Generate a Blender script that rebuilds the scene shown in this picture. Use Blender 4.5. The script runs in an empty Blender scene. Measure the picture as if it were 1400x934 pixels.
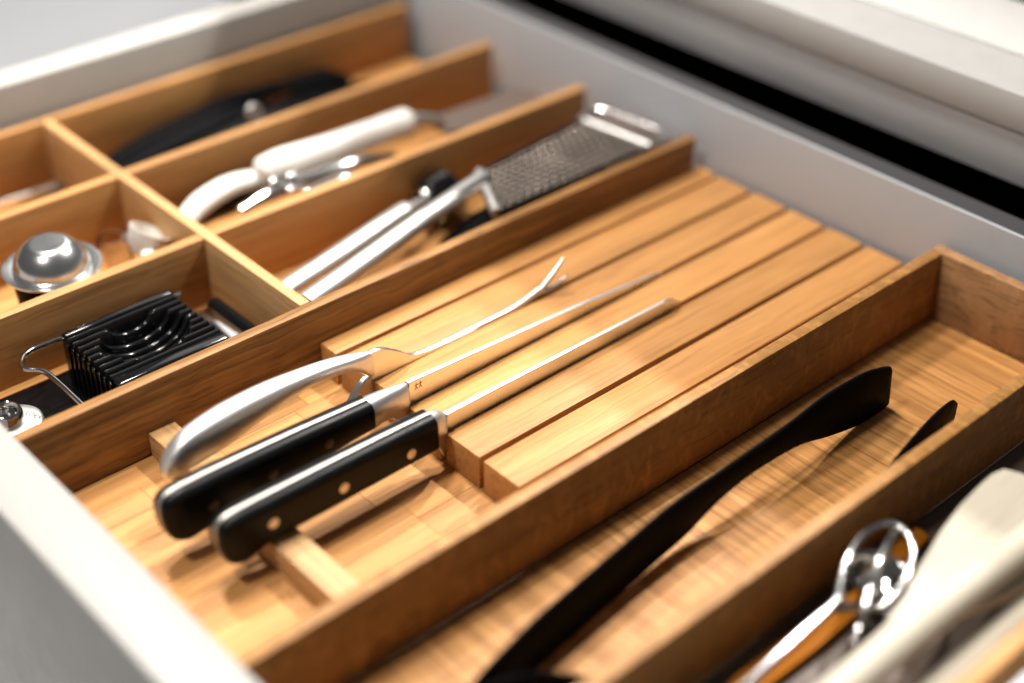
import bpy, bmesh, math, random
from mathutils import Vector, Matrix
random.seed(7)
S = bpy.context.scene
COL = S.collection
PI = math.pi

# ------------------------------------------------------------ camera, world, lamps, exposure
RC = ((0.74396802, -0.66820096, 0.00436616), (-0.37827743, -0.42653845, -0.82156627), (0.5508337, 0.60956742, -0.5700963))
CP = Vector((-0.59514275, -0.64685251, 0.50428374))
cam = bpy.data.cameras.new('camera'); camo = bpy.data.objects.new('camera', cam); COL.objects.link(camo)
m = Matrix((RC[0], [-v for v in RC[1]], [-v for v in RC[2]])).transposed()
camo.matrix_world = Matrix.Translation(CP) @ m.to_4x4()
cam.sensor_width = 36.0; cam.lens = 2019.94 / 1400 * 36
cam.clip_start = 0.02; cam.clip_end = 60
cam.dof.use_dof = True; cam.dof.focus_distance = 0.884; cam.dof.aperture_fstop = 1.6; cam.dof.aperture_blades = 9
S.camera = camo
W = bpy.data.worlds.new('World'); S.world = W; W.use_nodes = True
W.node_tree.nodes['Background'].inputs[0].default_value = (0.92, 0.96, 1.0, 1)
W.node_tree.nodes['Background'].inputs[1].default_value = 0.10

def aim(o, target):
    d = Vector(target) - o.location
    o.rotation_euler = d.to_track_quat('-Z', 'Y').to_euler()
def area(name, loc, target, sx, sy, power, col):
    l = bpy.data.lights.new(name, 'AREA'); l.shape = 'RECTANGLE'; l.size = sx; l.size_y = sy; l.energy = power; l.color = col
    o = bpy.data.objects.new(name, l); COL.objects.link(o); o.location = loc; aim(o, target); return o
def spot(name, loc, axis, half, power, col, rad=0.006, blend=0.0):
    l = bpy.data.lights.new(name, 'SPOT'); l.spot_size = 2 * half; l.spot_blend = blend; l.energy = power; l.color = col
    l.shadow_soft_size = rad
    o = bpy.data.objects.new(name, l); COL.objects.link(o); o.location = loc
    o.rotation_euler = Vector(axis).to_track_quat('-Z', 'Y').to_euler(); return o
# two unseen spots from behind; cone edges draw the shadow line across the drawer
def cutoff_spot(name, xb, y, h, elev, power):
    e = Vector((-math.cos(elev), 0, -math.sin(elev)))
    loc = Vector((xb, y, -0.027)) - e * (h / math.sin(elev))
    half = math.radians(80)
    ax = Vector((-math.cos(elev - half), 0, -math.sin(elev - half)))
    spot(name, loc, ax, half, power, (1.0, 0.96, 0.90), 0.008, 0.003)
cutoff_spot('cutoff_spot', -0.033, 0.08, 1.3, math.radians(60), 90)
cutoff_spot('cutoff_spot', -0.060, 0.38, 1.3, math.radians(60), 86)
area('window_light', (1.35, 1.9, 1.75), (0, 0, 0), 1.5, 1.1, 11, (1.0, 0.97, 0.93))
spot('ceiling_lamp', (0.02, 0.85, 1.6), (-0.05, -0.85, -1.6), math.radians(50), 125, (1.0, 0.94, 0.87), 0.07, 0.6)
spot('ceiling_lamp', (-0.10, 0.38, 1.75), (0.05, -0.42, -1.75), math.radians(50), 105, (1.0, 0.94, 0.87), 0.12, 0.6)
spot('ceiling_lamp', (-0.95, 0.0, 1.6), (0.95, 0.0, -1.6), math.radians(50), 88, (1.0, 0.95, 0.89), 0.10, 0.6)
spot('ceiling_lamp', (0.75, 2.4, 1.6), (0, 0.05, -1), math.radians(30), 150, (1.0, 0.97, 0.93), 0.06, 0.6)  # added, unseen: brightens only the floor beyond the drawer
vs = S.view_settings
vs.view_transform = 'Standard'; vs.look = 'None'; vs.exposure = 0.0; vs.gamma = 1.0; vs.use_curve_mapping = False

# ------------------------------------------------------------ materials
def nt(name):
    ma = bpy.data.materials.new(name); ma.use_nodes = True
    t = ma.node_tree; return ma, t, t.nodes['Principled BSDF']
def N(t, typ, **kw):
    n = t.nodes.new(typ)
    for k, v in kw.items(): setattr(n, k, v)
    return n
def simple(name, col, rough, metal=0.0, bump=0.0, bscale=300, vary=0.0, spec=0.5, coat=0.0, stretch=None):
    ma, t, b = nt(name)
    b.inputs['Base Color'].default_value = (*col, 1); b.inputs['Roughness'].default_value = rough
    b.inputs['Metallic'].default_value = metal; b.inputs['Specular IOR Level'].default_value = spec
    b.inputs['Coat Weight'].default_value = coat; b.inputs['Coat Roughness'].default_value = 0.08
    tc = N(t, 'ShaderNodeTexCoord'); mp = N(t, 'ShaderNodeMapping'); t.links.new(tc.outputs['Object'], mp.inputs[0])
    if stretch: mp.inputs['Scale'].default_value = stretch
    no = N(t, 'ShaderNodeTexNoise'); no.inputs['Scale'].default_value = bscale; no.inputs['Detail'].default_value = 4
    t.links.new(mp.outputs[0], no.inputs['Vector'])
    if bump:
        bu = N(t, 'ShaderNodeBump'); bu.inputs['Strength'].default_value = bump; bu.inputs['Distance'].default_value = 0.0004
        t.links.new(no.outputs[0], bu.inputs['Height']); t.links.new(bu.outputs[0], b.inputs['Normal'])
    if vary:
        n2 = N(t, 'ShaderNodeTexNoise'); n2.inputs['Scale'].default_value = bscale * 0.12; n2.inputs['Detail'].default_value = 5
        t.links.new(mp.outputs[0], n2.inputs['Vector'])
        r = N(t, 'ShaderNodeMapRange'); r.inputs[3].default_value = rough - vary; r.inputs[4].default_value = rough + vary
        r.inputs[1].default_value = 0.3; r.inputs[2].default_value = 0.7
        t.links.new(n2.outputs[0], r.inputs[0]); t.links.new(r.outputs[0], b.inputs['Roughness'])
        mx = N(t, 'ShaderNodeMix', data_type='RGBA'); mx.inputs[6].default_value = (*[c * (1 - vary) for c in col], 1)
        mx.inputs[7].default_value = (*[min(1, c * (1 + vary)) for c in col], 1)
        t.links.new(n2.outputs[0], mx.inputs[0]); t.links.new(mx.outputs[2], b.inputs['Base Color'])
    return ma

def wood(name, axis, light, dark, rough=0.48, tone=0.16, streak=0.55, wavy=0.0, fleck=0.0, spec=0.26, band=(6, 130), pore=(12, 430), pores=0.55):
    """oak: grain along axis; broad bands, fine dark pores, tone differing piece by piece"""
    ma, t, b = nt(name); L = t.links.new
    tc = N(t, 'ShaderNodeTexCoord'); oi = N(t, 'ShaderNodeObjectInfo')
    off = N(t, 'ShaderNodeVectorMath', operation='SCALE'); off.inputs[0].default_value = (7.3, 3.1, 5.7); L(oi.outputs['Random'], off.inputs[3])
    ad = N(t, 'ShaderNodeVectorMath', operation='ADD'); L(tc.outputs['Object'], ad.inputs[0]); L(off.outputs[0], ad.inputs[1])
    vec = ad.outputs[0]
    if wavy:
        wn = N(t, 'ShaderNodeTexNoise'); wn.inputs['Scale'].default_value = 22; wn.inputs['Detail'].default_value = 2; L(vec, wn.inputs['Vector'])
        sb = N(t, 'ShaderNodeVectorMath', operation='SUBTRACT'); L(wn.outputs['Color'], sb.inputs[0]); sb.inputs[1].default_value = (.5, .5, .5)
        sc = N(t, 'ShaderNodeVectorMath', operation='SCALE'); L(sb.outputs[0], sc.inputs[0]); sc.inputs[3].default_value = wavy
        a2 = N(t, 'ShaderNodeVectorMath', operation='ADD'); L(vec, a2.inputs[0]); L(sc.outputs[0], a2.inputs[1]); vec = a2.outputs[0]
    i = 'XYZ'.index(axis)
    def stretched(a, c, detail, rough_=0.6):
        mp = N(t, 'ShaderNodeMapping'); s = [c] * 3; s[i] = a; mp.inputs['Scale'].default_value = s; L(vec, mp.inputs[0])
        no = N(t, 'ShaderNodeTexNoise'); no.inputs['Scale'].default_value = 1.0; no.inputs['Detail'].default_value = detail
        no.inputs['Roughness'].default_value = rough_; L(mp.outputs[0], no.inputs['Vector']); return no.outputs[0]
    n1 = stretched(band[0], band[1], 6, 0.62); n2 = stretched(pore[0], pore[1], 3, 0.5); n3 = stretched(band[0] * .7, band[1] * .22, 3)
    r1 = N(t, 'ShaderNodeMapRange'); r1.inputs[1].default_value = .33; r1.inputs[2].default_value = .68; L(n1, r1.inputs[0])
    mx = N(t, 'ShaderNodeMix', data_type='RGBA'); mx.inputs[6].default_value = (*light, 1); mx.inputs[7].default_value = (*dark, 1)
    sm = N(t, 'ShaderNodeMath', operation='MULTIPLY'); L(r1.outputs[0], sm.inputs[0]); sm.inputs[1].default_value = streak; L(sm.outputs[0], mx.inputs[0])
    # pores
    r2 = N(t, 'ShaderNodeMapRange'); r2.inputs[1].default_value = .53; r2.inputs[2].default_value = .66; L(n2, r2.inputs[0])
    pm = N(t, 'ShaderNodeMath', operation='MULTIPLY'); L(r2.outputs[0], pm.inputs[0]); pm.inputs[1].default_value = pores
    mp2 = N(t, 'ShaderNodeMix', data_type='RGBA'); L(pm.outputs[0], mp2.inputs[0]); L(mx.outputs[2], mp2.inputs[6])
    mp2.inputs[7].default_value = (*[c * .42 for c in dark], 1)
    cur = mp2.outputs[2]
    if fleck:
        fm = N(t, 'ShaderNodeMapping'); s = [60] * 3; s[i] = 130; fm.inputs['Scale'].default_value = s; fm.inputs['Rotation'].default_value = (0, .5, .1); L(vec, fm.inputs[0])
        fn = N(t, 'ShaderNodeTexNoise'); fn.inputs['Scale'].default_value = 1; fn.inputs['Detail'].default_value = 5; fn.inputs['Distortion'].default_value = 1.2; L(fm.outputs[0], fn.inputs['Vector'])
        fr = N(t, 'ShaderNodeMapRange'); fr.inputs[1].default_value = .5; fr.inputs[2].default_value = .68; fr.inputs[4].default_value = fleck; L(fn.outputs[0], fr.inputs[0])
        f2 = N(t, 'ShaderNodeMix', data_type='RGBA'); L(fr.outputs[0], f2.inputs[0]); L(cur, f2.inputs[6]); f2.inputs[7].default_value = (*[min(1, c * 1.35) for c in light], 1); cur = f2.outputs[2]
    # tone: slow variation + per piece
    hv = N(t, 'ShaderNodeHueSaturation'); L(cur, hv.inputs['Color'])
    a = N(t, 'ShaderNodeMapRange'); a.inputs[1].default_value = .3; a.inputs[2].default_value = .7; a.inputs[3].default_value = 1 - tone * .8; a.inputs[4].default_value = 1 + tone * .8; L(n3, a.inputs[0])
    rr = N(t, 'ShaderNodeMapRange'); rr.inputs[3].default_value = 1 - tone; rr.inputs[4].default_value = 1 + tone; L(oi.outputs['Random'], rr.inputs[0])
    mu = N(t, 'ShaderNodeMath', operation='MULTIPLY'); L(a.outputs[0], mu.inputs[0]); L(rr.outputs[0], mu.inputs[1]); L(mu.outputs[0], hv.inputs['Value'])
    L(hv.outputs[0], b.inputs['Base Color'])
    rg = N(t, 'ShaderNodeMapRange'); rg.inputs[3].default_value = rough - .07; rg.inputs[4].default_value = rough + .12; L(n1, rg.inputs[0]); L(rg.outputs[0], b.inputs['Roughness'])
    b.inputs['Specular IOR Level'].default_value = spec
    bu = N(t, 'ShaderNodeBump'); bu.inputs['Strength'].default_value = 0.35; bu.inputs['Distance'].default_value = 0.00025; bu.invert = True
    L(r2.outputs[0], bu.inputs['Height']); L(bu.outputs[0], b.inputs['Normal'])
    return ma

LT = (0.480, 0.236, 0.078); DK = (0.310, 0.132, 0.034)
M = {}
M['oak_x'] = wood('oak_grain_long', 'X', LT, DK, wavy=0.004, streak=.55, tone=.17, pores=.32)
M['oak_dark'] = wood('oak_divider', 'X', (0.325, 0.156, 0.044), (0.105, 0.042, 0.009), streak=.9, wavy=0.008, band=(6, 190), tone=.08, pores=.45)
M['oak_fig'] = wood('oak_figured', 'X', (0.355, 0.174, 0.052), (0.200, 0.087, 0.020), wavy=0.012, fleck=.8, tone=.08, band=(9, 70), pores=.4)
M['oak_div'] = wood('oak_side', 'X', (0.445, 0.228, 0.080), (0.285, 0.128, 0.036), wavy=0.006, tone=.10, streak=.6, pores=.35)
M['oak_y'] = wood('oak_grain_across', 'Y', (0.480, 0.238, 0.076), (0.230, 0.092, 0.020), streak=.9, wavy=0.004, band=(7, 210), tone=.10, pores=.42)
M['oak_y2'] = wood('oak_cross', 'Y', (0.500, 0.295, 0.130), (0.340, 0.170, 0.060), wavy=0.004, tone=.07)
M['oak_back'] = wood('oak_back_wall', 'Y', (0.340, 0.180, 0.078), (0.180, 0.082, 0.030), wavy=0.02, fleck=.3, tone=.07, band=(14, 60))
M['beech'] = wood('pale_beech', 'X', (0.45, 0.412, 0.335), (0.36, 0.312, 0.23), rough=.55, streak=.35, tone=.05, wavy=.004, spec=.3, band=(6, 60), pores=.12)
M['steel'] = simple('brushed_steel', (0.66, 0.65, 0.63), 0.22, 1.0, bump=.05, bscale=400, vary=.06, stretch=(.06, 1, 1))
M['polish'] = simple('polished_steel', (0.50, 0.49, 0.48), 0.11, 1.0, vary=.03, bscale=200)
M['fork'] = simple('matt_fork_steel', (0.74, 0.725, 0.70), 0.47, 1.0, bump=.10, bscale=420, vary=.07, stretch=(.05, 1, 1))
M['dull'] = simple('dull_steel', (0.24, 0.21, 0.19), 0.45, 1.0, vary=.08)
M['dome'] = simple('pressed_steel', (0.78, 0.77, 0.75), 0.20, 1.0, vary=.05, bscale=200)
M['satin'] = simple('satin_steel', (0.58, 0.565, 0.54), 0.42, 1.0, bump=.08, bscale=500, vary=.06, stretch=(.08, 1, 1))
M['tang'] = simple('tang_steel', (0.42, 0.40, 0.37), 0.44, 1.0, bump=.08, bscale=500, vary=.06, stretch=(.08, 1, 1))
M['blade'] = simple('blade_steel', (0.80, 0.79, 0.78), 0.30, 1.0, bump=.015, bscale=500, vary=.05, stretch=(1, 1, .06))
M['black'] = simple('black_plastic', (0.0035, 0.0035, 0.0035), 0.34, bump=.03, bscale=900, vary=.05, spec=.12)
M['gloss'] = simple('gloss_black_plastic', (0.004, 0.004, 0.0045), 0.12, bump=.02, bscale=500, vary=.03, spec=.3)
M['matt'] = simple('matt_black_nylon', (0.003, 0.003, 0.0035), 0.5, bump=.10, bscale=1500, vary=.06, spec=.02)
M['rivet'] = simple('rivet_metal', (0.82, 0.76, 0.66), 0.55, 0.75, vary=.05)
M['rivet_shaded'] = simple('shaded_rivet_metal', (0.10, 0.08, 0.06), 0.5, 0.8, vary=.05)  # darker rivet copy; shade on the rear knife is painted into it
M['etch'] = simple('etched_mark', (0.10, 0.07, 0.05), 0.6, 0.3)
M['white'] = simple('white_lacquer', (0.265, 0.257, 0.243), 0.45, bump=.03, bscale=700, vary=.04)
M['rail'] = simple('pale_rail_coat', (0.38, 0.368, 0.345), 0.45, bump=.03, bscale=700, vary=.04)
M['ivory'] = simple('white_plastic', (0.66, 0.635, 0.585), 0.28, bump=.03, bscale=500, vary=.04)
M['panel'] = simple('grey_powder_coat', (0.375, 0.388, 0.412), 0.42, 0.1, bump=.06, bscale=1800, vary=.05)
M['panel_shaded'] = simple('shaded_grey_edge', (0.040, 0.040, 0.042), 0.6, bump=.05, bscale=1500, vary=.05, spec=.12)  # panel grey darkened: the worktop's shade on the lip is in the colour
M['inside'] = simple('shaded_carcass', (0.006, 0.006, 0.006), 0.7, vary=.05)  # near black: shade of the gap under the worktop put into the colour
M['liner'] = simple('dark_liner', (0.085, 0.056, 0.040), 0.55, bump=.3, bscale=900, vary=.08)
M['stone'] = simple('grey_worktop', (0.36, 0.357, 0.35), 0.5, bump=.08, bscale=500, vary=.06)
M['stone_dark'] = simple('stained_concrete', (0.31, 0.31, 0.315), 0.5, bump=.15, bscale=240, vary=.2, stretch=(1, .35, 1))
M['lit_band'] = simple('lit_band_white', (0.52, 0.51, 0.495), 0.4, bump=.04, bscale=500, vary=.03)  # paler tone painted for the lit band of the worktop
M['floor'] = simple('pale_floor', (0.80, 0.81, 0.82), 0.5, bump=.1, bscale=20, vary=.06)
M['amber'] = simple('amber_silicone', (0.30, 0.098, 0.006), 0.55, bump=.05, bscale=300, vary=.08, spec=.05)
M['tooth'] = simple('grater_tooth', (0.075, 0.062, 0.052), 0.36, 1.0, vary=.08)
M['mesh'] = simple('grater_sheet', (0.035, 0.030, 0.027), 0.5, 1.0, bump=.3, bscale=350, vary=.1)
def glass(name, tint):
    ma, t, b = nt(name); b.inputs['Base Color'].default_value = (*tint, 1); b.inputs['Roughness'].default_value = .04
    b.inputs['Transmission Weight'].default_value = 1.0; b.inputs['IOR'].default_value = 1.45
    tc = N(t, 'ShaderNodeTexCoord'); no = N(t, 'ShaderNodeTexNoise'); no.inputs['Scale'].default_value = 60; t.links.new(tc.outputs['Object'], no.inputs['Vector'])
    bu = N(t, 'ShaderNodeBump'); bu.inputs['Strength'].default_value = .05; bu.inputs['Distance'].default_value = .001; t.links.new(no.outputs[0], bu.inputs['Height']); t.links.new(bu.outputs[0], b.inputs['Normal'])
    return ma
M['glass'] = glass('clear_glass', (0.86, 0.80, 0.74))

# ------------------------------------------------------------ mesh helpers
def BM(): return bmesh.new()
def box(bm, x0, x1, y0, y1, z0, z1, bev=0.0006, seg=2):
    r = bmesh.ops.create_cube(bm, size=1.0); vsx = r['verts']
    for v in vsx: v.co = Vector(((x0 + x1) / 2 + v.co.x * (x1 - x0), (y0 + y1) / 2 + v.co.y * (y1 - y0), (z0 + z1) / 2 + v.co.z * (z1 - z0)))
    if bev:
        ed = list({e for v in vsx for e in v.link_edges})
        bmesh.ops.bevel(bm, geom=ed, offset=bev, segments=seg, affect='EDGES', profile=.5)
    return bm
def loft(bm, rings, cap=True):
    vr = [[bm.verts.new(p) for p in r] for r in rings]; n = len(rings[0])
    for a, c in zip(vr, vr[1:]):
        for i in range(n): bm.faces.new((a[i], a[(i + 1) % n], c[(i + 1) % n], c[i]))
    if cap: bm.faces.new(list(reversed(vr[0]))); bm.faces.new(vr[-1])
    return bm
def spline(pts, n):
    """Catmull-Rom through points (tuples), n samples per span"""
    P = [Vector(p) for p in pts]; P = [2 * P[0] - P[1]] + P + [2 * P[-1] - P[-2]]; out = []
    for k in range(1, len(P) - 2):
        a, b_, c, d = P[k - 1:k + 3]
        for j in range(n):
            s = j / n
            out.append(.5 * ((2 * b_) + (c - a) * s + (2 * a - 5 * b_ + 4 * c - d) * s * s + (3 * b_ - a - 3 * c + d) * s ** 3))
    out.append(P[-2]); return out
def interp(xs, ys, x):
    if x <= xs[0]: return ys[0]
    for a, b_, c, d in zip(xs, xs[1:], ys, ys[1:]):
        if x <= b_: return c + (d - c) * (x - a) / (b_ - a)
    return ys[-1]
def tube(bm, pts, rad, n=10, flat=1.0, sub=6, cap=True):
    """round rod along points; rad number or list per point; flat squashes it vertically"""
    k = len(pts); rl = rad if isinstance(rad, (list, tuple)) else [rad] * k
    q = spline([(*p, ) for p in pts], sub) if k > 2 else [Vector(pts[0]).lerp(Vector(pts[1]), i / sub) for i in range(sub + 1)]
    rr = [interp(list(range(k)), rl, i * (k - 1) / (len(q) - 1)) for i in range(len(q))]
    rings = []; up = Vector((0, 0, 1)); pre = None
    for i, p in enumerate(q):
        d = (q[min(i + 1, len(q) - 1)] - q[max(i - 1, 0)]).normalized()
        if pre is None: s = d.cross(up); s = s.normalized() if s.length > 1e-4 else Vector((1, 0, 0))
        else: s = (pre - d * pre.dot(d)).normalized()
        pre = s; u = s.cross(d)
        rings.append([p + s * math.cos(2 * PI * j / n) * rr[i] + u * math.sin(2 * PI * j / n) * rr[i] * flat for j in range(n)])
    return loft(bm, rings, cap)
def lathe(bm, prof, c, n=40, tilt=None):
    rings = []; c = Vector(c)
    R_ = Matrix.Rotation(tilt[0], 3, tilt[1]) if tilt else Matrix.Identity(3)
    vr = []
    for r, z in prof:
        if r < 1e-6: vr.append([bm.verts.new(c + R_ @ Vector((0, 0, z)))])
        else: vr.append([bm.verts.new(c + R_ @ Vector((r * math.cos(2 * PI * j / n), r * math.sin(2 * PI * j / n), z))) for j in range(n)])
    for a, b_ in zip(vr, vr[1:]):
        for j in range(n):
            k = (j + 1) % n
            if len(a) == 1 and len(b_) == 1: continue
            if len(a) == 1: bm.faces.new((a[0], b_[j], b_[k]))
            elif len(b_) == 1: bm.faces.new((a[j], b_[0], a[k]))
            else: bm.faces.new((a[j], b_[j], b_[k], a[k]))
    return bm
def slab(bm, outline, axis, a, b_, bev=0.0):
    """extruded outline; outline 2D in the other two axes order (x,z) for axis y, (x,y) for axis z"""
    f = (lambda p, t: Vector((p[0], t, p[1]))) if axis == 'y' else (lambda p, t: Vector((p[0], p[1], t)))
    loft(bm, [[f(p, a) for p in outline], [f(p, b_) for p in outline]])
    if bev: bmesh.ops.bevel(bm, geom=[e for e in bm.edges if e.calc_face_angle(0) > .6], offset=bev, segments=2, affect='EDGES')
    return bm

def obj(name, bm, mat, parent=None, label=None, cat=None, group=None, kind=None, smooth=40, loc=None):
    bmesh.ops.recalc_face_normals(bm, faces=bm.faces)
    base = Vector(parent['_b']) if parent is not None else (Vector(loc) if loc else None)
    if base is None:
        xs = [v.co for v in bm.verts]
        base = Vector((sum(v.x for v in xs) / len(xs), sum(v.y for v in xs) / len(xs), min(v.z for v in xs)))
    for v in bm.verts: v.co -= base
    me = bpy.data.meshes.new(name); bm.to_mesh(me); bm.free()
    me.materials.append(mat)
    for p in me.polygons: p.use_smooth = True
    me.set_sharp_from_angle(angle=math.radians(smooth))
    o = bpy.data.objects.new(name, me); COL.objects.link(o)
    o['_b'] = tuple(base)
    if parent is not None: o.parent = parent; o.location = base - Vector(parent['_b'])
    else: o.location = base
    tag(o, label, cat, group, kind); return o
def tag(o, label=None, cat=None, group=None, kind=None):
    for k, v in (('label', label), ('category', cat), ('group', group), ('kind', kind)):
        if v: o[k] = v
def thing(name, loc, label, cat, group=None):
    o = bpy.data.objects.new(name, None); COL.objects.link(o); o.location = loc; o.empty_display_size = .01; o['_b'] = tuple(loc)
    tag(o, label, cat, group); return o
def strip_b():
    for o in bpy.data.objects:
        if '_b' in o.keys(): del o['_b']

# ------------------------------------------------------------ setting: floor, cabinet, worktop
T = 0.008; FZ = -0.05
X0, XE = -0.3725, 0.174
bm = BM(); bmesh.ops.create_grid(bm, x_segments=4, y_segments=4, size=6); bmesh.ops.translate(bm, verts=bm.verts, vec=(0, 0, -0.8))
obj('floor', bm, M['floor'], kind='structure', loc=(0, 0, -0.8))

wt = thing('worktop', (0.5, 0, 0.0325), 'pale grey worktop with thick front edge above the open drawer', 'worktop')
obj('slab', box(BM(), 0.23, 0.95, -1.4, 1.4, 0.0698, 0.095, .0009), M['stone'], wt)
obj('fascia', box(BM(), 0.2322, 0.262, -1.4, 1.4, 0.0325, 0.0695, .0012), M['stone_dark'], wt, label='darker stained strip below the worktop edge')
obj('lit_band', box(BM(), 0.2835, 0.3655, -0.75, 0.75, 0.0951, 0.0964, .0005), M['lit_band'], None,
    'thin pale slab for the brighter lit band of the grey worktop beside the black hob', 'lit_band')  # brighter lit part of the worktop, built as a thin pale slab
obj('hob', box(BM(), 0.3685, 0.86, -0.45, 0.3, 0.0952, 0.101, .001), M['gloss'], None, 'black glass hob on the worktop at the top right corner', 'hob')
cb = thing('base_cabinet', (0.6, 0, -0.78), 'dark base cabinet interior in shadow below the worktop', 'cabinet')
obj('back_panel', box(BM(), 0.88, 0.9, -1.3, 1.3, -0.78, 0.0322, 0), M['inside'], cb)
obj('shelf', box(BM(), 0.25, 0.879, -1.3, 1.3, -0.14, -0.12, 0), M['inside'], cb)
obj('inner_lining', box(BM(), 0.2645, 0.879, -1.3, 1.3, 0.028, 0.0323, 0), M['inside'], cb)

# ------------------------------------------------------------ drawer
YL, YR = 0.360, -0.462
dr = thing('drawer', (0, -0.05, -0.11), 'white fronted kitchen drawer pulled open with grey metal back panel', 'drawer')
bm = box(BM(), -0.4095, -0.3745, -0.72, 0.62, -0.22, 0.006, .0022, 3); obj('front_panel', bm, M['white'], dr)
bm = box(BM(), -0.3735, 0.186, YL, YL + 0.024, -0.09, 0.032, .002, 3); obj('side_rail', bm, M['rail'], dr, label='white left side rail of the drawer')
bm = box(BM(), -0.3735, 0.186, YR - 0.03, YR, -0.09, 0.012, .002, 3); obj('side_rail', bm, M['panel'], dr, label='grey right side rail of the drawer')
bm = box(BM(), 0.1865, 0.1885, YR - .03, YL + .024, -0.09, 0.0262, .0008, 3); obj('back_panel', bm, M['panel'], dr)
# folded lip behind the back panel's rim
bm = BM(); sec = [(0.1887, 0.0235), (0.2015, 0.0285), (0.2040, 0.0265), (0.2040, -0.05), (0.1887, -0.05)]
loft(bm, [[Vector((x, y, z)) for x, z in sec] for y in (YR - .03, YL + .024)]); obj('back_lip', bm, M['panel_shaded'], dr)
bm = box(BM(), -0.3735, 0.186, YR + .0005, YL - .0005, -0.066, -0.0585, 0); obj('base', bm, M['liner'], dr)

# ------------------------------------------------------------ oak organiser
Y1, Y2, Y3, Y5 = 0.0, -0.2197, -0.3361, -0.4485
YA, YB, YC = 0.3453, 0.2307, 0.1175
org = thing('drawer_organizer', (0, -0.05, FZ - .008), 'oak drawer organizer with upright dividers forming nine compartments', 'organizer')
def div(y, x0=X0, x1=XE, mat='oak_div', z1=0.0, z0=FZ, **k):
    return obj('divider', box(BM(), x0, x1, y, y + T, z0, z1, .0007), M[mat], org, **k)
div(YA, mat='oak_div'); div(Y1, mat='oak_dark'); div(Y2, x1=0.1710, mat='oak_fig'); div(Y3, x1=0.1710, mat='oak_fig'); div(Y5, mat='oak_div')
XC0, XC1 = -0.1803, -0.1728
div(YB, x1=XC0 - .0002); div(YC, x1=XC0 - .0002); div(YB, x0=XC1 + .0002); div(YC, x0=XC1 + .0002)
obj('cross_divider', box(BM(), XC0, XC1, Y1 + T + .0002, YA - .0002, FZ, 0.0003, .0007), M['oak_y2'], org)
obj('back_wall', box(BM(), 0.1713, 0.1793, Y3, Y2 + T, FZ, 0.0003, .0007), M['oak_back'], org)
obj('floor_board', box(BM(), X0, XE, Y1 + T + .0002, YA - .0002, FZ - .007, FZ - .0004, 0), M['oak_x'], org)
obj('floor_board', box(BM(), X0, 0.1709, Y3 + T + .0002, Y2 - .0002, FZ - .007, FZ - .0004, 0), M['oak_y'], org)
obj('floor_board', box(BM(), X0, XE, Y5 + T + .0002, Y3 - .0002, FZ - .007, FZ - .0004, 0), M['liner'], org, label='dark lined floor of the right compartment')

# ------------------------------------------------------------ knife holder: slats, stop bar, staves
kh = thing('knife_holder', (-0.1, -0.106, FZ - .007), 'oak knife block insert with parallel slats and slots in the wide compartment', 'knife block')
XB = -0.1733; ZB = -0.0268
obj('slat', box(BM(), XB, 0.1812, -0.0165, -0.0003, FZ + .0002, ZB, .0006), M['oak_x'], kh, label='narrow slat against the divider')
pr = obj('slat', box(BM(), XB, 0.1812, -0.0505, -0.0205, FZ + .0002, ZB, .0006), M['oak_x'], kh)
for k in range(1, 5):
    c = pr.copy(); COL.objects.link(c); c.parent = kh; c.location = pr.location + Vector((0.0004 * (k % 2), -0.0340 * k, 0))
obj('slat', box(BM(), XB, 0.1812, -0.2115, -0.1900, FZ + .0002, ZB, .0006), M['oak_x'], kh)
obj('stop_bar', box(BM(), -0.2977, -0.2800, -0.2114, -0.0003, FZ + .0002, -0.0336, .0006), M['oak_y2'], kh)
obj('base_board', box(BM(), X0, 0.1812, -0.2115, -0.0002, FZ - .0068, FZ - .003, 0), M['oak_x'], kh)
rows = 10; wrow = 0.2112 / rows
for r in range(rows):
    x = X0; y = -0.0003 - (r + 1) * wrow
    while x < -0.158:
        ln = random.uniform(.05, .125); x1 = min(x + ln, -0.150)
        if -0.150 - x1 < .02: x1 = -0.150
        dz = random.uniform(-.00012, 0)
        obj('stave', box(BM(), x + .00007, x1 - .00007, y + .00007, y + wrow - .00007, FZ - .0029, FZ + dz, .00015, 1), M['oak_x'], kh)
        x = x1

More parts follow.
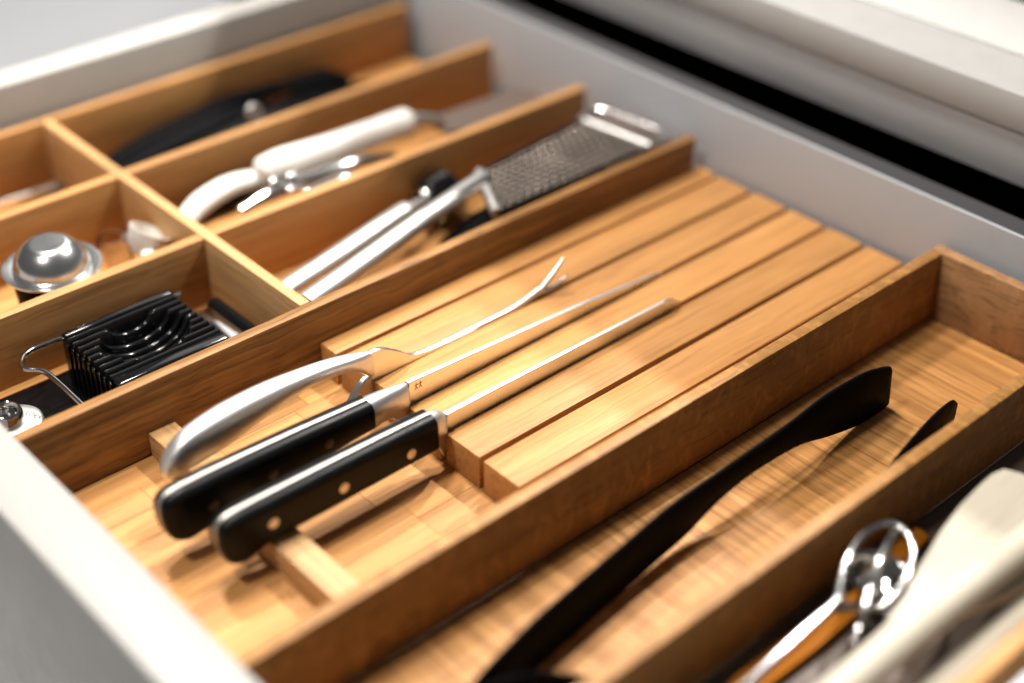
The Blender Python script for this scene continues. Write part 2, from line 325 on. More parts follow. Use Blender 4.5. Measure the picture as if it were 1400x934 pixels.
# ------------------------------------------------------------ knives
def ring_scale(x, zt, zb, yin, yout, side, yc, n=5):
    """half-handle section: flat inside, rounded outer corners"""
    h = zt - zb; r = min(0.0055, h * .42, (yout - yin) * .8)
    pts = [(yin, zb), (yin, zt), (yout - r, zt)]
    pts += [(yout - r + r * math.sin(a), zt - r + r * math.cos(a)) for a in [PI / 2 * j / n for j in range(1, n + 1)]]
    pts += [(yout - r + r * math.cos(a), zb + r - r * math.sin(a)) for a in [PI / 2 * j / n for j in range(0, n + 1)]]
    return [Vector((x, yc + side * p, z)) for p, z in pts]
def make_knife(y, label, prof, bol, spine, edge, rivs, mark, rmat='rivet'):
    """prof: (x, top, bottom, half width) along the handle"""
    t = thing('kitchen_knife', (prof[len(prof) // 2][0], y, -0.0336), label, 'knife', 'black handled knives in the block')
    q = spline([(a, b_, c, d) for a, b_, c, d in [(p[0], p[1], p[2]) + (p[3],) for p in prof]] if False else [Vector(p[:3]) for p in prof], 5)
    xs = [p[0] for p in prof]; hw = [p[3] for p in prof]
    secs = [(p.x, p.y, p.z, interp(xs, hw, p.x)) for p in q]
    # full tang between the scales
    bm = BM(); g = .0002
    loft(bm, [[Vector((x, y - .0015, zb - g)), Vector((x, y + .0015, zb - g)), Vector((x, y + .0015, zt - .0002)), Vector((x, y + .0009, zt + g)), Vector((x, y - .0009, zt + g)), Vector((x, y - .0015, zt - .0002))] for x, zt, zb, w in secs])
    obj('tang', bm, M['tang'], t, smooth=60)
    for s in (-1, 1):
        bm = BM(); loft(bm, [ring_scale(x, zt - .0002, zb + .0001, .00155, w, s, y) for x, zt, zb, w in secs])
        sc = obj('handle_scale', bm, M['black'], t, smooth=50)
    for rx, rz in rivs:
        for s in (-1, 1):
            bm = BM(); w = interp(xs, hw, rx) - .0004
            lathe(bm, [(0, .0007), (.0026, .00066), (.0032, .0004), (.0034, 0), (.0034, -.001), (0, -.001)], (0, 0, 0), 20)
            bm.transform(Matrix.Translation((rx, y + s * w, rz)) @ Matrix.Rotation(-s * PI / 2, 4, 'X')); obj('rivet', bm, M[rmat], t)
    # bolster
    bm = BM(); rings = []
    for x, zt, zb, w, wl in bol:
        pts = []; zm = zt - min(.012, (zt - zb) * .55)
        for j in range(9): a = PI * j / 8; pts.append((w * math.cos(a), zm + (zt - zm) * math.sin(a) ** .8))
        pts += [(-max(w * .8, wl), zm - .003), (-wl, zb + .002), (-wl * .6, zb), (wl * .6, zb), (wl, zb + .002), (max(w * .8, wl), zm - .003)]
        rings.append([Vector((x, y + p, z)) for p, z in pts])
    loft(bm, rings); obj('bolster', bm, M['satin'], t, smooth=60)
    # blade
    bm = BM(); n = 48; xa, xb_ = spine[0][0], spine[-1][0]; rings = []
    for j in range(n + 1):
        x = xa + (xb_ - xa) * (j / n); zt = interp([p[0] for p in spine], [p[1] for p in spine], x); zb = interp([p[0] for p in edge], [p[1] for p in edge], x)
        h = .0019 - .0009 * j / n; zb = min(zb, zt - .0008)
        rings.append([Vector((x, y + a, z)) for a, z in ((-h, zt - .0003), (-h * .85, zt), (h * .85, zt), (h, zt - .0003), (h * .5, zb * .7 + zt * .3), (.00012, zb), (-.00012, zb), (-h * .5, zb * .7 + zt * .3))])
    loft(bm, rings); bl = obj('blade', bm, M['blade'], t, smooth=30)
    if not mark: return t
    # small etched emblem of two figures on the blade's flat
    bm = BM(); mx_, mz = mark; u = .0002
    def stroke(x0, z0, x1, z1):
        d = Vector((x1 - x0, z1 - z0)).normalized() * u; nx, nz = -d.y, d.x
        bm.faces.new([bm.verts.new((mx_ + a, y - .00188, mz + c)) for a, c in ((x0 + nx, z0 + nz), (x1 + nx, z1 + nz), (x1 - nx, z1 - nz), (x0 - nx, z0 - nz))])
    for dx in (-.0016, .0016):
        for a in ((dx, .0016, dx, -.0004), (dx, -.0004, dx - .001, -.0026), (dx, -.0004, dx + .001, -.0026), (dx - .0014, .0004, dx, .0013), (dx + .0014, .0004, dx, .0013), (dx - .0004, .0021, dx + .0004, .0021)): stroke(*a)
    obj('emblem', bm, M['etch'], bl)
    return t
k1 = [(-.3392, -.0125, -.0200, .0048), (-.3380, -.0075, -.0270, .0066), (-.3345, -.0042, -.0335, .0080), (-.3270, -.0030, -.0372, .0086), (-.3180, -.0029, -.0364, .0087), (-.3000, -.0031, -.0331, .0088),
      (-.2790, -.0038, -.0326, .0088), (-.2500, -.0050, -.0305, .0088), (-.2250, -.0064, -.0282, .0087), (-.2020, -.0077, -.0275, .0084)]
make_knife(-.0865, 'black handled knife with riveted grip lying between the steel fork and the other knife', k1,
           [(-.2018, -.0077, -.0275, .0080, .0070), (-.1950, -.0080, -.0272, .0074, .0058), (-.1860, -.0086, -.0290, .0066, .0040), (-.1790, -.0096, -.0360, .0058, .0026), (-.1745, -.0100, -.0430, .0050, .0018), (-.1724, -.0107, -.0462, .0036, .0014), (-.1716, -.0116, -.0468, .0016, .0010)],
           [(-.1717, -.0104), (-.0273, -.0178), (.025, -.0222), (.041, -.0236), (.047, -.0258)], [(-.1717, -.0472), (-.08, -.0465), (-.02, -.0430), (.03, -.0335), (.047, -.0266)],
           [(-.2350, -.0182), (-.2730, -.0195), (-.3110, -.0200)], (-.1648, -.0150), 'rivet_shaded')
k2 = [(-.3262, -.0140, -.0210, .0048), (-.3250, -.0092, -.0285, .0066), (-.3215, -.0062, -.0350, .0080), (-.3145, -.0050, -.0378, .0086), (-.3060, -.0049, -.0362, .0088), (-.2970, -.0050, -.0333, .0090),
      (-.2600, -.0056, -.0328, .0090), (-.2200, -.0065, -.0325, .0089), (-.1830, -.0078, -.0325, .0086)]
make_knife(-.1205, 'black handled knife nearest the plain slats with three bright rivets showing', k2,
           [(-.1828, -.0078, -.0325, .0082, .0070), (-.1795, -.0086, -.0335, .0074, .0050), (-.1760, -.0100, -.0380, .0060, .0030), (-.1735, -.0120, -.0440, .0046, .0018), (-.1718, -.0136, -.0466, .0028, .0013), (-.1708, -.0148, -.0470, .0016, .0010)],
           [(-.1710, -.0146), (-.0265, -.0166), (.0165, -.0172), (.0190, -.0176), (.0284, -.0240)], [(-.1710, -.0472), (-.08, -.0466), (-.02, -.0430), (.015, -.0350), (.0284, -.0250)],
           [(-.2030, -.0222), (-.2500, -.0205), (-.2960, -.0188)], None)

# ------------------------------------------------------------ carving fork
yf = -.0525
fk = thing('carving_fork', (-.24, yf, -.0336), 'steel carving fork with curved metal handle lying left of the two knives', 'fork')
H = [(-.3178, -.0185, -.0225, .0015), (-.3165, -.0150, -.0240, .0036), (-.3110, -.0078, -.0245, .0056), (-.3000, -.0010, -.0235, .0068), (-.2770, .0035, -.0198, .0076), (-.2500, .0046, -.0130, .0070), (-.2276, .0034, -.0085, .0058), (-.2050, .0010, -.0085, .0050), (-.1880, -.0022, -.0125, .0046), (-.1780, -.0045, -.0200, .0036), (-.1720, -.0062, -.0260, .0020)]
q = spline([Vector(p[:3]) for p in H], 6); bm = BM(); rings = []
for p in q:
    w = 1.18 * interp([a[0] for a in H], [a[3] for a in H], p.x); zt, zb = p.y, p.z; c = (zt + zb) / 2; h = (zt - zb) / 2
    rings.append([Vector((p.x, yf + w * math.copysign(abs(math.cos(a)) ** .62, math.cos(a)), c + h * math.copysign(abs(math.sin(a)) ** .8, math.sin(a)))) for a in [2 * PI * (j + .5) / 24 for j in range(24)]])
loft(bm, rings); obj('handle', bm, M['fork'], fk, smooth=70)
# flat neck running down into the slot
top = [(-.1740, -.0058), (-.1690, -.0056), (-.1620, -.0082), (-.1514, -.0150), (-.1431, -.0212), (-.1340, -.0234), (-.1258, -.0242), (-.1100, -.0248), (-.0896, -.0252)]
tops = spline([Vector((a, 0, b_)) for a, b_ in top], 5)
bm = BM(); rings = []
for p in tops:
    zb = interp([-.174, -.150, -.125, -.0896], [-.0445, -.0445, -.040, -.0335], p.x); h = .0019
    rings.append([Vector((p.x, yf + a, z)) for a, z in ((-h, zb), (h, zb), (h, p.z - .0006), (h * .5, p.z), (-h * .5, p.z), (-h, p.z - .0006))])
loft(bm, rings); obj('neck', bm, M['blade'], fk, smooth=40)
bm = slab(BM(), [(-.1955, -.0405), (-.1820, -.0262), (-.1775, -.0238), (-.1746, -.0242), (-.1746, -.0440), (-.1900, -.0445)], 'y', yf - .0022, yf + .0022, .0006)
obj('finger_guard', bm, M['blade'], fk)
sh = [(-.132, -.0258), (-.110, -.0262), (-.092, -.0262), (-.075, -.0262), (-.058, -.0258), (-.045, -.0240), (-.0340, -.0215)]
bm = BM(); tube(bm, [(a, yf, b_) for a, b_ in sh], [.0018, .0018, .0018, .0018, .0019, .0021, .0024], 10, sub=6); obj('shaft', bm, M['blade'], fk, smooth=70)
bm = BM(); tube(bm, [(-.0345, yf, -.0225), (-.028, yf, -.0180), (-.020, yf, -.0118), (-.0128, yf, -.0056)], [.0021, .0020, .0017, .0009], 10); obj('tine', bm, M['blade'], fk, smooth=70)
bm = BM(); tube(bm, [(-.0345, yf, -.0230), (-.029, yf, -.0243), (-.019, yf, -.0243), (-.0088, yf, -.0208)], [.0020, .0018, .0015, .0008], 10); obj('tine', bm, M['steel'], fk, smooth=70)

# ------------------------------------------------------------ black tongs
tg = thing('kitchen_tongs', (-.1, -.29, FZ), 'matt black kitchen tongs lying open on the oak floor of the long compartment', 'tongs')
def arm(cen, up, lo, x0, x1):
    """flat arm standing on edge: cen (x,y), up/lo (x,z)"""
    bm = BM(); rings = []; n = 70; ce = [Vector((a, b_, 0)) for a, b_ in cen]; ce = spline(ce, 8)
    ups = spline([Vector((a, b_, 0)) for a, b_ in up], 8); los = spline([Vector((a, b_, 0)) for a, b_ in lo], 8)
    for j in range(n + 1):
        u = j / n; x = x0 + (x1 - x0) * (1 - (1 - u) ** 1.8); y = interp([p.x for p in ce], [p.y for p in ce], x)
        zt = interp([p.x for p in ups], [p.y for p in ups], x); zb = interp([p.x for p in los], [p.y for p in los], x)
        w = .0013; e = .0007
        rings.append([Vector((x, y + a, z)) for a, z in ((-w, zb + e), (-w * .4, zb), (w * .4, zb), (w, zb + e), (w, zt - e), (w * .4, zt), (-w * .4, zt), (-w, zt - e))])
    return loft(bm, rings)
obj('arm', arm([(-.318, -.290), (-.29, -.2845), (-.25, -.2762), (-.214, -.2710), (-.17, -.2660), (-.125, -.2615), (-.05, -.2600), (.0, -.2603), (.07, -.2608)],
               [(-.318, -.030), (-.29, -.0165), (-.25, -.0150), (-.20, -.0150), (-.141, -.0140), (-.0827, -.0138), (-.0327, -.0120), (-.0005, -.0078), (.034, -.0092), (.050, -.0128), (.0600, -.0162), (.0628, -.0176), (.0640, -.0198), (.0652, -.0300), (.0674, -.0465)],
               [(-.318, -.038), (-.29, -.0470), (-.25, -.0495), (-.19, -.0495), (-.1266, -.0462), (-.0921, -.0357), (-.0617, -.0318), (-.0223, -.0340), (.0064, -.0421), (.035, -.0490), (.050, -.0499), (.0610, -.0499), (.0650, -.0492), (.0668, -.0482), (.0674, -.0472)], -.318, .0674), M['matt'], tg, smooth=60)
obj('arm', arm([(-.318, -.2925), (-.29, -.2910), (-.262, -.2935), (-.225, -.3080), (-.18, -.3215), (-.12, -.3245), (-.06, -.3225), (-.01, -.3168), (.03, -.3095), (.078, -.3000)],
               [(-.318, -.030), (-.29, -.0165), (-.262, -.0230), (-.225, -.0400), (-.18, -.0430), (-.13, -.0420), (-.06, -.0320), (-.01, -.0170), (.035, -.0165), (.068, -.0232), (.078, -.0300)],
               [(-.318, -.038), (-.29, -.0470), (-.25, -.0495), (-.19, -.0495), (-.12, -.0495), (-.06, -.044), (-.01, -.038), (.04, -.0465), (.065, -.0497), (.078, -.0465)], -.318, .078), M['matt'], tg, smooth=60)
bm = BM(); tube(bm, [(-.300, -.2880, -.032), (-.322, -.2913, -.033), (-.337, -.2915, -.0335)], [.0060, .0085, .0050], 14, flat=1.5); obj('hinge', bm, M['matt'], tg, smooth=70)

# ------------------------------------------------------------ egg slicer
es = thing('egg_slicer', (-.262, .06, FZ), 'glossy black ribbed egg slicer with hollow dish and steel wire frame', 'egg slicer')
ex0, ex1, ey0, ey1, ez = -.2995, -.2235, .0225, .0950, -.0105
obj('side_wall', box(BM(), ex0, ex1, ey0, ey0 + .0085, -.046, ez, .0016, 3), M['gloss'], es)
obj('side_wall', box(BM(), ex0, ex1, ey1 - .006, ey1, -.046, ez, .0016, 3), M['gloss'], es)
nr = 9; pitch = (ey1 - .006 - ey0 - .0085) / nr
for k in range(nr):
    yc = ey0 + .0085 + (k + .5) * pitch; w = pitch * .31; rings = []
    for j in range(37):
        x = ex0 + .0006 + (ex1 - ex0 - .0012) * j / 36
        dx = (x - (ex0 + ex1) / 2 - .001) / .0285; dy = (yc - (ey0 + ey1) / 2 - .001) / .0228; d = 1 - dx * dx - dy * dy
        z = ez - (.0155 * math.sqrt(d) if d > 0 else 0)
        rings.append([Vector((x, yc + a, zz)) for a, zz in ((-w, -.030), (w, -.030), (w, z - .0012), (w * .5, z - .0002), (-w * .5, z - .0002), (-w, z - .0012))])
    obj('rib', loft(BM(), rings), M['gloss'], es, smooth=50)
    obj('tooth', box(BM(), ex0 - .0012, ex0 + .0004, yc - w * .7, yc + w * .7, -.045, ez - .004, .0004), M['gloss'], es)
obj('bed', box(BM(), ex0 + .0006, ex1 - .0006, ey0 + .0087, ey1 - .0062, -.046, -.0302, 0), M['gloss'], es)
obj('base_plate', box(BM(), -.3435, -.200, ey0 - .002, ey1 + .011, FZ + .0001, -.0462, .0015, 3), M['gloss'], es)
bm = BM(); tube(bm, [(-.21, .1055, -.026), (-.30, .1065, -.0225), (-.318, .1045, -.0215), (-.3265, .0965, -.0215), (-.3270, .0885, -.0215), (-.3205, .0800, -.0215), (-.3190, .060, -.0215), (-.3185, .0200, -.0215), (-.310, .0130, -.0215), (-.21, .0120, -.026)], .0018, 10, sub=7)
obj('wire_frame', bm, M['polish'], es, smooth=70)
obj('hinge_plate', box(BM(), -.2115, -.1995, .020, .0865, -.034, -.030, .0012, 3), M['polish'], es)
bm = BM(); tube(bm, [(-.1945, .018, -.033), (-.1945, .09, -.033)], .0055, 14); obj('hinge_rod', bm, M['gloss'], es, smooth=60)

# ------------------------------------------------------------ bottle stopper with LOCK engraving
bs = thing('bottle_stopper', (-.352, .060, FZ), 'round silver bottle stopper with raised ring and small engraved word', 'stopper')
cs = (-.3525, .0575, FZ)
obj('lid', lathe(BM(), [(0, .0005), (.0145, .0005), (.0165, .004), (.0172, .017), (.0168, .0195), (.0155, .0205), (.0110, .0212), (0, .0212)], cs, 48), M['satin'], bs, smooth=50)
obj('ring', lathe(BM(), [(.0100, .0205), (.0100, .026), (.0092, .0288), (.0080, .0296), (.0068, .0288), (.0062, .0262), (.0056, .0225), (0, .0218)], (cs[0] - .0035, cs[1] + .001, cs[2]), 40), M['polish'], bs, smooth=50)
fc = bpy.data.curves.new('lettering', 'FONT'); fc.body = 'LOCK'; fc.size = .0046; fc.align_x = 'CENTER'; fc.align_y = 'CENTER'; fc.extrude = .00005
fo = bpy.data.objects.new('lettering', fc); COL.objects.link(fo)
dg = bpy.context.evaluated_depsgraph_get(); dg.update(); me = bpy.data.meshes.new_from_object(fo.evaluated_get(dg)); bpy.data.objects.remove(fo)
me.materials.append(M['etch']); lo_ = bpy.data.objects.new('lettering', me); COL.objects.link(lo_); lo_.parent = bs; lo_['_b'] = (0, 0, 0)
lo_.location = Vector((cs[0] + .0108, cs[1] - .0045, FZ + .02125)) - Vector(bs['_b']); lo_.rotation_euler = (0, 0, math.radians(-68))

# ------------------------------------------------------------ squeezer on a black cup, glass, scoop
cx, cy = -.2705, .1580
cup = lathe(BM(), [(0, .0004), (.021, .0004), (.0235, .003), (.0265, .044), (.0255, .044), (.0225, .005), (0, .004)], (cx, cy, FZ), 40)
obj('cup', cup, M['matt'], None, 'small black cup under the steel dome in the middle left compartment', 'cup', smooth=40)
dm = thing('juicer_dome', (cx, cy, -.0055), 'shiny steel dome with flat rim sitting upside down on the black cup', 'juicer')
obj('rim', lathe(BM(), [(.0195, .0012), (.0225, .0004), (.0300, .0008), (.0318, .0018), (.0318, .0030), (.0300, .0030), (.0252, .0026), (.0240, .0036)], (cx, cy, -.0055), 56), M['dome'], dm, smooth=40)
obj('dome', lathe(BM(), [(.0246, .0030), (.0243, .0055), (.0230, .0098), (.0205, .0140), (.0168, .0176), (.0140, .0194), (.0125, .0200), (.0110, .0201), (0, .0194)], (cx, cy, -.0055), 56), M['dome'], dm, smooth=60)
gl = lathe(BM(), [(0, .0003), (.0105, .0003), (.0120, .002), (.0125, .030), (.0100, .034), (.0085, .034), (.0108, .029), (.0104, .003), (0, .0025)], (-.2135, .185, FZ), 32)
obj('glass_jar', gl, M['glass'], None, 'tiny clear glass jar beside the steel dome', 'jar', smooth=40)
sc = thing('measuring_scoop', (-.198, .165, FZ), 'white plastic measuring scoop leaning in the corner of the middle left compartment', 'scoop')
obj('bowl', lathe(BM(), [(0, 0), (.010, .0005), (.0135, .006), (.0150, .017), (.0140, .017), (.0125, .007), (.009, .002), (0, .0015)], (-.1985, .1740, -.0300), 32, (math.radians(30), 'Y')), M['ivory'], sc)
bm = BM(); tube(bm, [(-.2010, .162, -.022), (-.206, .148, -.024), (-.213, .133, -.029)], [.0048, .0040, .0050], 12, flat=.4); obj('handle', bm, M['ivory'], sc, smooth=70)

# ------------------------------------------------------------ slim steel picks, top left compartment
for i, (a, b_, lab) in enumerate([((-.176, .330, -.047), (-.300, .318, -.040), 'slim steel pick lying diagonally in the top left compartment'), ((-.200, .306, -.0455), (-.310, .292, -.044), 'steel dessert fork with flat bright end in the top left compartment')]):
    t = thing('steel_pick' if i == 0 else 'dessert_fork', ((a[0] + b_[0]) / 2, (a[1] + b_[1]) / 2, FZ), lab, 'pick' if i == 0 else 'fork')
    bm = BM(); tube(bm, [a, tuple((u + v) / 2 + (0, 0, .004)[k] for k, (u, v) in enumerate(zip(a, b_))), b_], [.0040, .0022, .0022] if i == 0 else [.0090, .0035, .0028], 12, flat=.5); obj('handle', bm, M['dull'], t, smooth=70)
    bm = BM(); d = (Vector(b_) - Vector(a)).normalized()
    for s in (-1, 1): tube(bm, [tuple(Vector(b_) - d * .001), tuple(Vector(b_) + d * .012 + Vector((0, s * .004, 0))), tuple(Vector(b_) + d * .034 + Vector((0, s * .004, .001)))], [.0018, .0012, .0006], 8)
    obj('tines', bm, M['dull'], t, smooth=70)
bm = BM(); lathe(bm, [(0, .0002), (.013, .0002), (.015, .002), (.015, .011), (.0135, .012), (0, .012)], (-.322, .328, FZ), 32)
obj('cap', bm, M['matt'], None, 'dark round cap lying against the outer wall of the top left compartment', 'cap')

# ------------------------------------------------------------ black utensils, back left compartment
def bar_handle(name, pts, rad, mat, label, cat, flat=.7, head=None, hmat=None, group=None):
    z = min(p[2] for p in pts)
    t = thing(name, (sum(p[0] for p in pts) / len(pts), sum(p[1] for p in pts) / len(pts), z), label, cat, group)
    bm = BM(); tube(bm, pts, rad, 16, flat=flat, sub=7); obj('handle', bm, M[mat], t, smooth=70)
    if head:
        bm = BM(); tube(bm, head[0], head[1], 14, flat=head[2], sub=7); obj('head', bm, M[hmat or mat], t, smooth=70)
    return t
bar_handle('black_ladle', [(-.150, .326, -.043), (-.10, .329, -.036), (-.03, .328, -.027), (.02, .326, -.026)], [.0075, .0105, .0105, .008], 'matt', 'black plastic ladle lying against the outer wall in the back left compartment', 'ladle',
           head=([(.02, .326, -.026), (.04, .324, -.029), (.065, .322, -.032), (.085, .320, -.036)], [.006, .013, .017, .008], .6))
bar_handle('black_turner', [(-.155, .300, -.040), (-.10, .303, -.032), (-.05, .302, -.026), (-.01, .300, -.026)], [.009, .014, .014, .009], 'matt', 'black plastic turner lying in the middle of the back left compartment', 'turner',
           head=([(-.01, .300, -.026), (.02, .298, -.027), (.06, .294, -.032), (.115, .290, -.040)], [.006, .012, .016, .013], .16))
bar_handle('black_masher', [(-.155, .262, -.036), (-.09, .266, -.026), (-.03, .270, -.022), (.01, .274, -.024)], [.010, .0140, .0140, .007], 'black', 'black handled masher with steel tip beside the second divider', 'masher',
           head=([(.01, .274, -.024), (.05, .275, -.033), (.09, .273, -.041)], [.0035, .0040, .0070], 1.0), hmat='steel')
bm = BM(); lathe(bm, [(.0030, -.0025), (.0062, -.0028), (.0075, 0), (.0062, .0028), (.0030, .0025), (.0030, -.0025)], (-.045, .2620, -.0050), 24, (1.2, 'X'))
obj('steel_ring', bm, M['satin'], None, 'small bright steel ring resting on the black utensils beside the second divider', 'ring')

# ------------------------------------------------------------ white handled tools, second back compartment
w = thing('white_handled_knife', (-.02, .18, -.03), 'thick white handled tool with a dark flat blade lying on top of the others', 'tool')
bm = BM(); tube(bm, [(-.0905, .1905, -.014), (-.0870, .1900, -.013), (-.070, .1870, -.011), (-.030, .1815, -.009), (.010, .1765, -.007), (.034, .1730, -.006), (.0415, .1720, -.006)], [.003, .0112, .0128, .0110, .0112, .0122, .006], 20, flat=.95, sub=8); obj('handle', bm, M['ivory'], w, smooth=80)
bm = BM(); tube(bm, [(.040, .1722, -.006), (.052, .1708, -.009), (.066, .169, -.013)], [.0062, .0058, .0045], 14); obj('ferrule', bm, M['satin'], w, smooth=80)
bm = slab(BM(), [(.060, .158), (.075, .150), (.14, .146), (.160, .152), (.163, .166), (.152, .180), (.075, .184), (.062, .180)], 'z', -.0185, -.0165, .0006); obj('blade', bm, M['liner'], w)
w = thing('white_handled_peeler', (-.11, .19, -.04), 'curved white handled peeler with shiny steel fittings beside the cross divider', 'peeler')
bm = BM(); tube(bm, [(-.166, .1790, -.030), (-.158, .1830, -.024), (-.140, .1890, -.0185), (-.112, .1935, -.016), (-.085, .1920, -.019), (-.070, .190, -.023)], [.004, .0082, .0095, .0090, .0078, .005], 18, flat=.8, sub=8); obj('handle', bm, M['ivory'], w, smooth=80)
bm = BM(); tube(bm, [(-.120, .1700, -.024), (-.095, .1690, -.0195), (-.060, .1640, -.016), (-.025, .1610, -.0155), (.01, .157, -.02)], [.004, .0066, .0062, .0060, .004], 14, flat=.8); obj('fitting', bm, M['polish'], w, smooth=80)
bm = BM(); tube(bm, [(-.100, .1545, -.030), (-.075, .1520, -.022), (-.045, .1490, -.018), (-.01, .145, -.022)], [.003, .0052, .0050, .003], 12); obj('fitting', bm, M['polish'], w, smooth=80)
for q_ in ((-.0885, .1735, -.0120), (-.0760, .1700, -.0110), (-.083, .160, -.0155)):
    obj('screw', lathe(BM(), [(.0042, -.002), (.0040, .0008), (.0028, .0020), (0, .0025)], q_, 18), M['polish'], w)
bar_handle('brown_handled_brush', [(-.160, .156, -.040), (-.12, .160, -.036), (-.06, .165, -.036), (.0, .166, -.038)], [.006, .010, .010, .007], 'liner', 'dark brown handled brush under the white peeler', 'brush',
           head=([(.0, .166, -.038), (.06, .168, -.039), (.13, .170, -.039)], [.006, .012, .010], .8), hmat='liner')
bar_handle('black_opener', [(-.165, .214, -.043), (-.10, .218, -.040), (-.02, .217, -.040)], [.006, .009, .006], 'matt', 'black opener lying low against the second divider', 'opener')

# ------------------------------------------------------------ grater and companions, third back compartment
g = thing('grater', (.05, .05, -.03), 'flat steel hand grater with long rod handle and tubular frame', 'grater')
bm = BM(); tube(bm, [(-.1690, .0195, -.0085), (-.110, .0330, -.0065), (-.050, .0480, -.0048), (.006, .0610, -.0040), (.0205, .0650, -.0040)], [.0078, .0080, .0074, .0066, .0060], 18, flat=.8, sub=7); obj('handle', bm, M['satin'], g, smooth=80)
gp = [(.0250, .0760), (.150, .0955), (.1580, .0300), (-.0060, .0215)]
def gz(x): return -.0085 - .006 * (x - .02) / .13
bm = BM(); loft(bm, [[Vector((x, y, gz(x) + dz)) for x, y in gp] for dz in (0, .0012)]); sheet = obj('sheet', bm, M['mesh'], g)
bm = BM(); fr = [(*p, gz(p[0]) + .0010) for p in gp]
tube(bm, [fr[3], tuple(.5 * (a + b_) for a, b_ in zip(fr[3], fr[0])), fr[0]], .0042, 12, sub=4); obj('frame_rail', bm, M['satin'], g, smooth=80)
bm = BM(); tube(bm, [fr[0], fr[1]], .0026, 12); obj('frame_rail', bm, M['mesh'], g, smooth=80)
bm = BM(); tube(bm, [fr[3], fr[2]], .0026, 12); obj('frame_rail', bm, M['mesh'], g, smooth=80)
bm = BM(); tube(bm, [(fr[1][0] - .006, fr[1][1] + .001, fr[1][2]), (fr[1][0] + .010, fr[1][1] + .001, fr[1][2] + .003), (fr[1][0] + .017, fr[1][1] - .004, fr[1][2] + .004), (fr[2][0] + .017, fr[2][1] + .004, fr[2][2] + .004), (fr[2][0] + .010, fr[2][1] - .001, fr[2][2] + .003), (fr[2][0] - .006, fr[2][1] - .001, fr[2][2])], .0032, 12, sub=7); obj('end_loop', bm, M['polish'], g, smooth=80)
bm = BM(); tube(bm, [fr[1], fr[2]], .0030, 12); obj('frame_rail', bm, M['satin'], g, smooth=80)
bm = BM()
for r in range(17):
    for c in range(9):
        u = (r + .5 + .5 * (c % 2) * .9) / 17.6; v = (c + .7) / 9.4
        a = Vector(gp[3]).lerp(Vector(gp[2]), u); b2 = Vector(gp[0]).lerp(Vector(gp[1]), u); p = a.lerp(b2, v); z = gz(p.x) + .0012
        vv = [bm.verts.new((p.x + .0022 * math.cos(k * PI / 3), p.y + .0022 * math.sin(k * PI / 3), z)) for k in range(6)]; tpt = bm.verts.new((p.x + .0012, p.y, z + .0017))
        for k in range(6): bm.faces.new((vv[k], vv[(k + 1) % 6], tpt))
obj('tooth', bm, M['tooth'], g, kind='stuff', smooth=20)
bar_handle('steel_masher', [(-.167, .0610, -.0260), (-.110, .0710, -.0230), (-.060, .0820, -.0215), (-.034, .0880, -.0215), (-.030, .0890, -.0215)], [.0082, .0085, .0080, .0078, .004], 'satin', 'steel rod handled utensil lying beside the grater handle', 'utensil', .8,
           head=([(-.032, .0885, -.0225), (.0, .096, -.026), (.03, .100, -.032)], [.0045, .0040, .0040], 1))
t = thing('black_strainer', (.005, .104, FZ), 'round black and chrome strainer behind the grater handle', 'strainer')
obj('ring', lathe(BM(), [(.0150, -.012), (.0175, -.010), (.0175, .009), (.0150, .012), (.0135, .009), (.0135, -.010), (.0150, -.012)], (.006, .0970, -.0280), 36, (1.25, 'Y')), M['gloss'], t)
obj('collar', lathe(BM(), [(.0150, -.016), (.0168, -.0155), (.0168, -.0125), (.0140, -.0125)], (.006, .0970, -.0280), 36, (1.25, 'Y')), M['polish'], t)
bar_handle('black_brush', [(-.060, .034, -.041), (-.035, .0350, -.035), (.000, .0400, -.031), (.04, .046, -.032), (.09, .05, -.038)], [.006, .015, .018, .016, .008], 'matt', 'black brush lying underneath the grater', 'brush', .8)

# ------------------------------------------------------------ right compartment: amber spatula, steel whisk, wooden spoons
a = thing('amber_spatula', (-.09, -.352, FZ), 'amber orange silicone spatula lying flat under the steel whisk', 'spatula')
bm = slab(BM(), [(-.186, -.3515), (-.178, -.3480), (-.130, -.3475), (-.085, -.3490), (-.078, -.3545), (-.085, -.3610), (-.130, -.3625), (-.178, -.3620)], 'z', FZ + .0002, -.044, .0015); obj('blade', bm, M['amber'], a)
bm = BM(); tube(bm, [(-.082, -.3545, -.0455), (-.05, -.3500, -.0445), (-.022, -.3470, -.0440)], [.006, .0075, .006], 12, flat=.6); obj('handle', bm, M['amber'], a, smooth=70)
wk = thing('steel_whisk', (-.13, -.365, -.03), 'shiny steel whisk with thick looped bands between the oak divider and wooden spoons', 'whisk')
bm = BM(); tube(bm, [(-.250, -.3700, -.0180), (-.200, -.3690, -.0140), (-.150, -.3668, -.0105), (-.122, -.3655, -.0090)], [.0027, .0026, .0024, .0023], 14, sub=8); obj('handle', bm, M['polish'], wk, smooth=80)
bm = BM(); tube(bm, [(-.124, -.3655, -.0090), (-.112, -.3580, -.0070), (-.096, -.3510, -.0050), (-.079, -.3470, -.0045), (-.064, -.3490, -.0050), (-.060, -.3570, -.0060), (-.066, -.3680, -.0080), (-.084, -.3775, -.0100), (-.108, -.3800, -.0130), (-.124, -.3665, -.0110)], .0021, 12, sub=7); obj('band', bm, M['polish'], wk, smooth=80)
bm = BM(); tube(bm, [(-.136, -.3850, -.0150), (-.126, -.3815, -.0080), (-.108, -.3730, -.0015), (-.086, -.3640, .0010), (-.068, -.3570, -.0030), (-.062, -.3540, -.0110), (-.072, -.3560, -.0210), (-.100, -.3640, -.0260), (-.124, -.3665, -.0150)], .0020, 12, sub=7); obj('band', bm, M['polish'], wk, smooth=80)
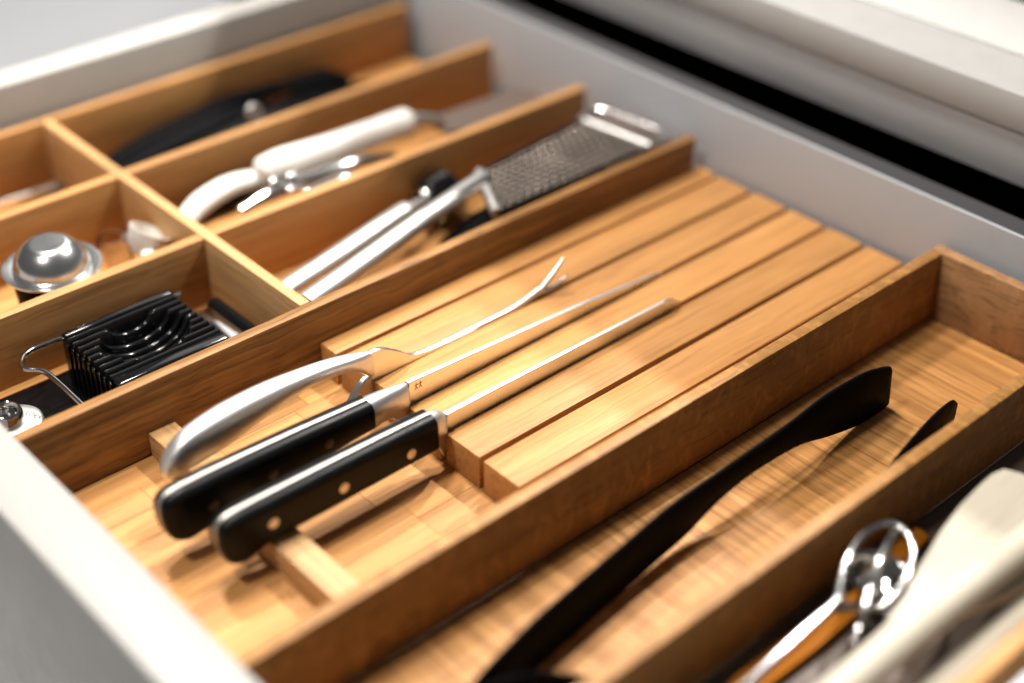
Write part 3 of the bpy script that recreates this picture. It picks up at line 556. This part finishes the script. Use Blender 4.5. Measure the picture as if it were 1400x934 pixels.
bm = BM(); lathe(bm, [(0, -.0150), (.008, -.0140), (.0140, -.0090), (.0165, 0), (.0155, 0), (.013, -.0082), (.0075, -.0128), (0, -.0136)], (-.091, -.3665, -.0120), 36, (.15, 'X')); obj('bowl', bm, M['polish'], wk, smooth=80); wk.location.z -= .005
def spoon(name, label, out, z0, z1, han, rad, flat=.75):
    t = thing(name, (out[0][0], out[0][1], min(z0, z1)), label, 'spatula' if 'spatula' in name else 'spoon')
    bm = BM(); n = len(out); zt = [z0 + (z1 - z0) * 0 for _ in out]
    slab(bm, out, 'z', z0, z1, .0014); obj('head', bm, M['beech'], t, smooth=50)
    bm = BM(); tube(bm, han, rad, 16, flat=flat, sub=8); obj('handle', bm, M['beech'], t, smooth=70)
lf = [(.013, -.3685), (.0165, -.3760), (.0200, -.3950), (.0170, -.4150), (.0050, -.4255), (-.03, -.4275), (-.07, -.4235), (-.105, -.4125), (-.128, -.4025), (-.128, -.3955), (-.105, -.3905), (-.085, -.3838), (-.054, -.3752), (-.030, -.3702), (-.008, -.3676), (.004, -.3668)]
spoon('wooden_spatula', 'broad pale wooden spatula with its pointed head highest in the right compartment', lf, -.0080, -.0035, [(-.123, -.3990, -.0060), (-.18, -.4000, -.014), (-.26, -.401, -.028), (-.33, -.402, -.038)], [.0040, .0062, .0068, .0066])
sp = thing('wooden_spoon', (-.12, -.412, -.02), 'thick round pale wooden spoon handle lying across the broad spatula', 'spoon')
bm = BM(); tube(bm, [(-.315, -.4110, -.012), (-.30, -.4108, -.010), (-.20, -.4105, .0020), (-.11, -.4125, .0075), (-.02, -.4150, .0085), (.07, -.4160, .0060)], [.004, .0088, .0088, .0085, .0085, .008], 20, flat=.9, sub=8); obj('handle', bm, M['beech'], sp, smooth=80)
bm = BM(); tube(bm, [(.066, -.4160, .0060), (.085, -.4150, .0040), (.115, -.412, .000), (.145, -.409, -.004), (.158, -.408, -.007)], [.008, .014, .021, .017, .004], 20, flat=.35, sub=8); obj('head', bm, M['beech'], sp, smooth=80)
sp = thing('wooden_fork', (-.12, -.432, -.03), 'slender pale wooden fork at the far right beside the outer wall', 'fork')
bm = BM(); tube(bm, [(-.30, -.4290, -.028), (-.20, -.4300, -.0200), (-.10, -.4310, -.0150), (.0, -.4310, -.0130), (.06, -.430, -.0150)], [.0060, .0082, .0084, .0080, .0080], 18, flat=.8, sub=8); obj('handle', bm, M['beech'], sp, smooth=80)
for s in (-1, 0, 1):
    bm = BM(); tube(bm, [(.056, -.430 + s * .002, -.015), (.085, -.428 + s * .0055, -.017), (.13, -.426 + s * .0058, -.021)], [.004, .0034, .0018], 10, flat=.8); obj('prong', bm, M['beech'], sp, smooth=80)

strip_b()
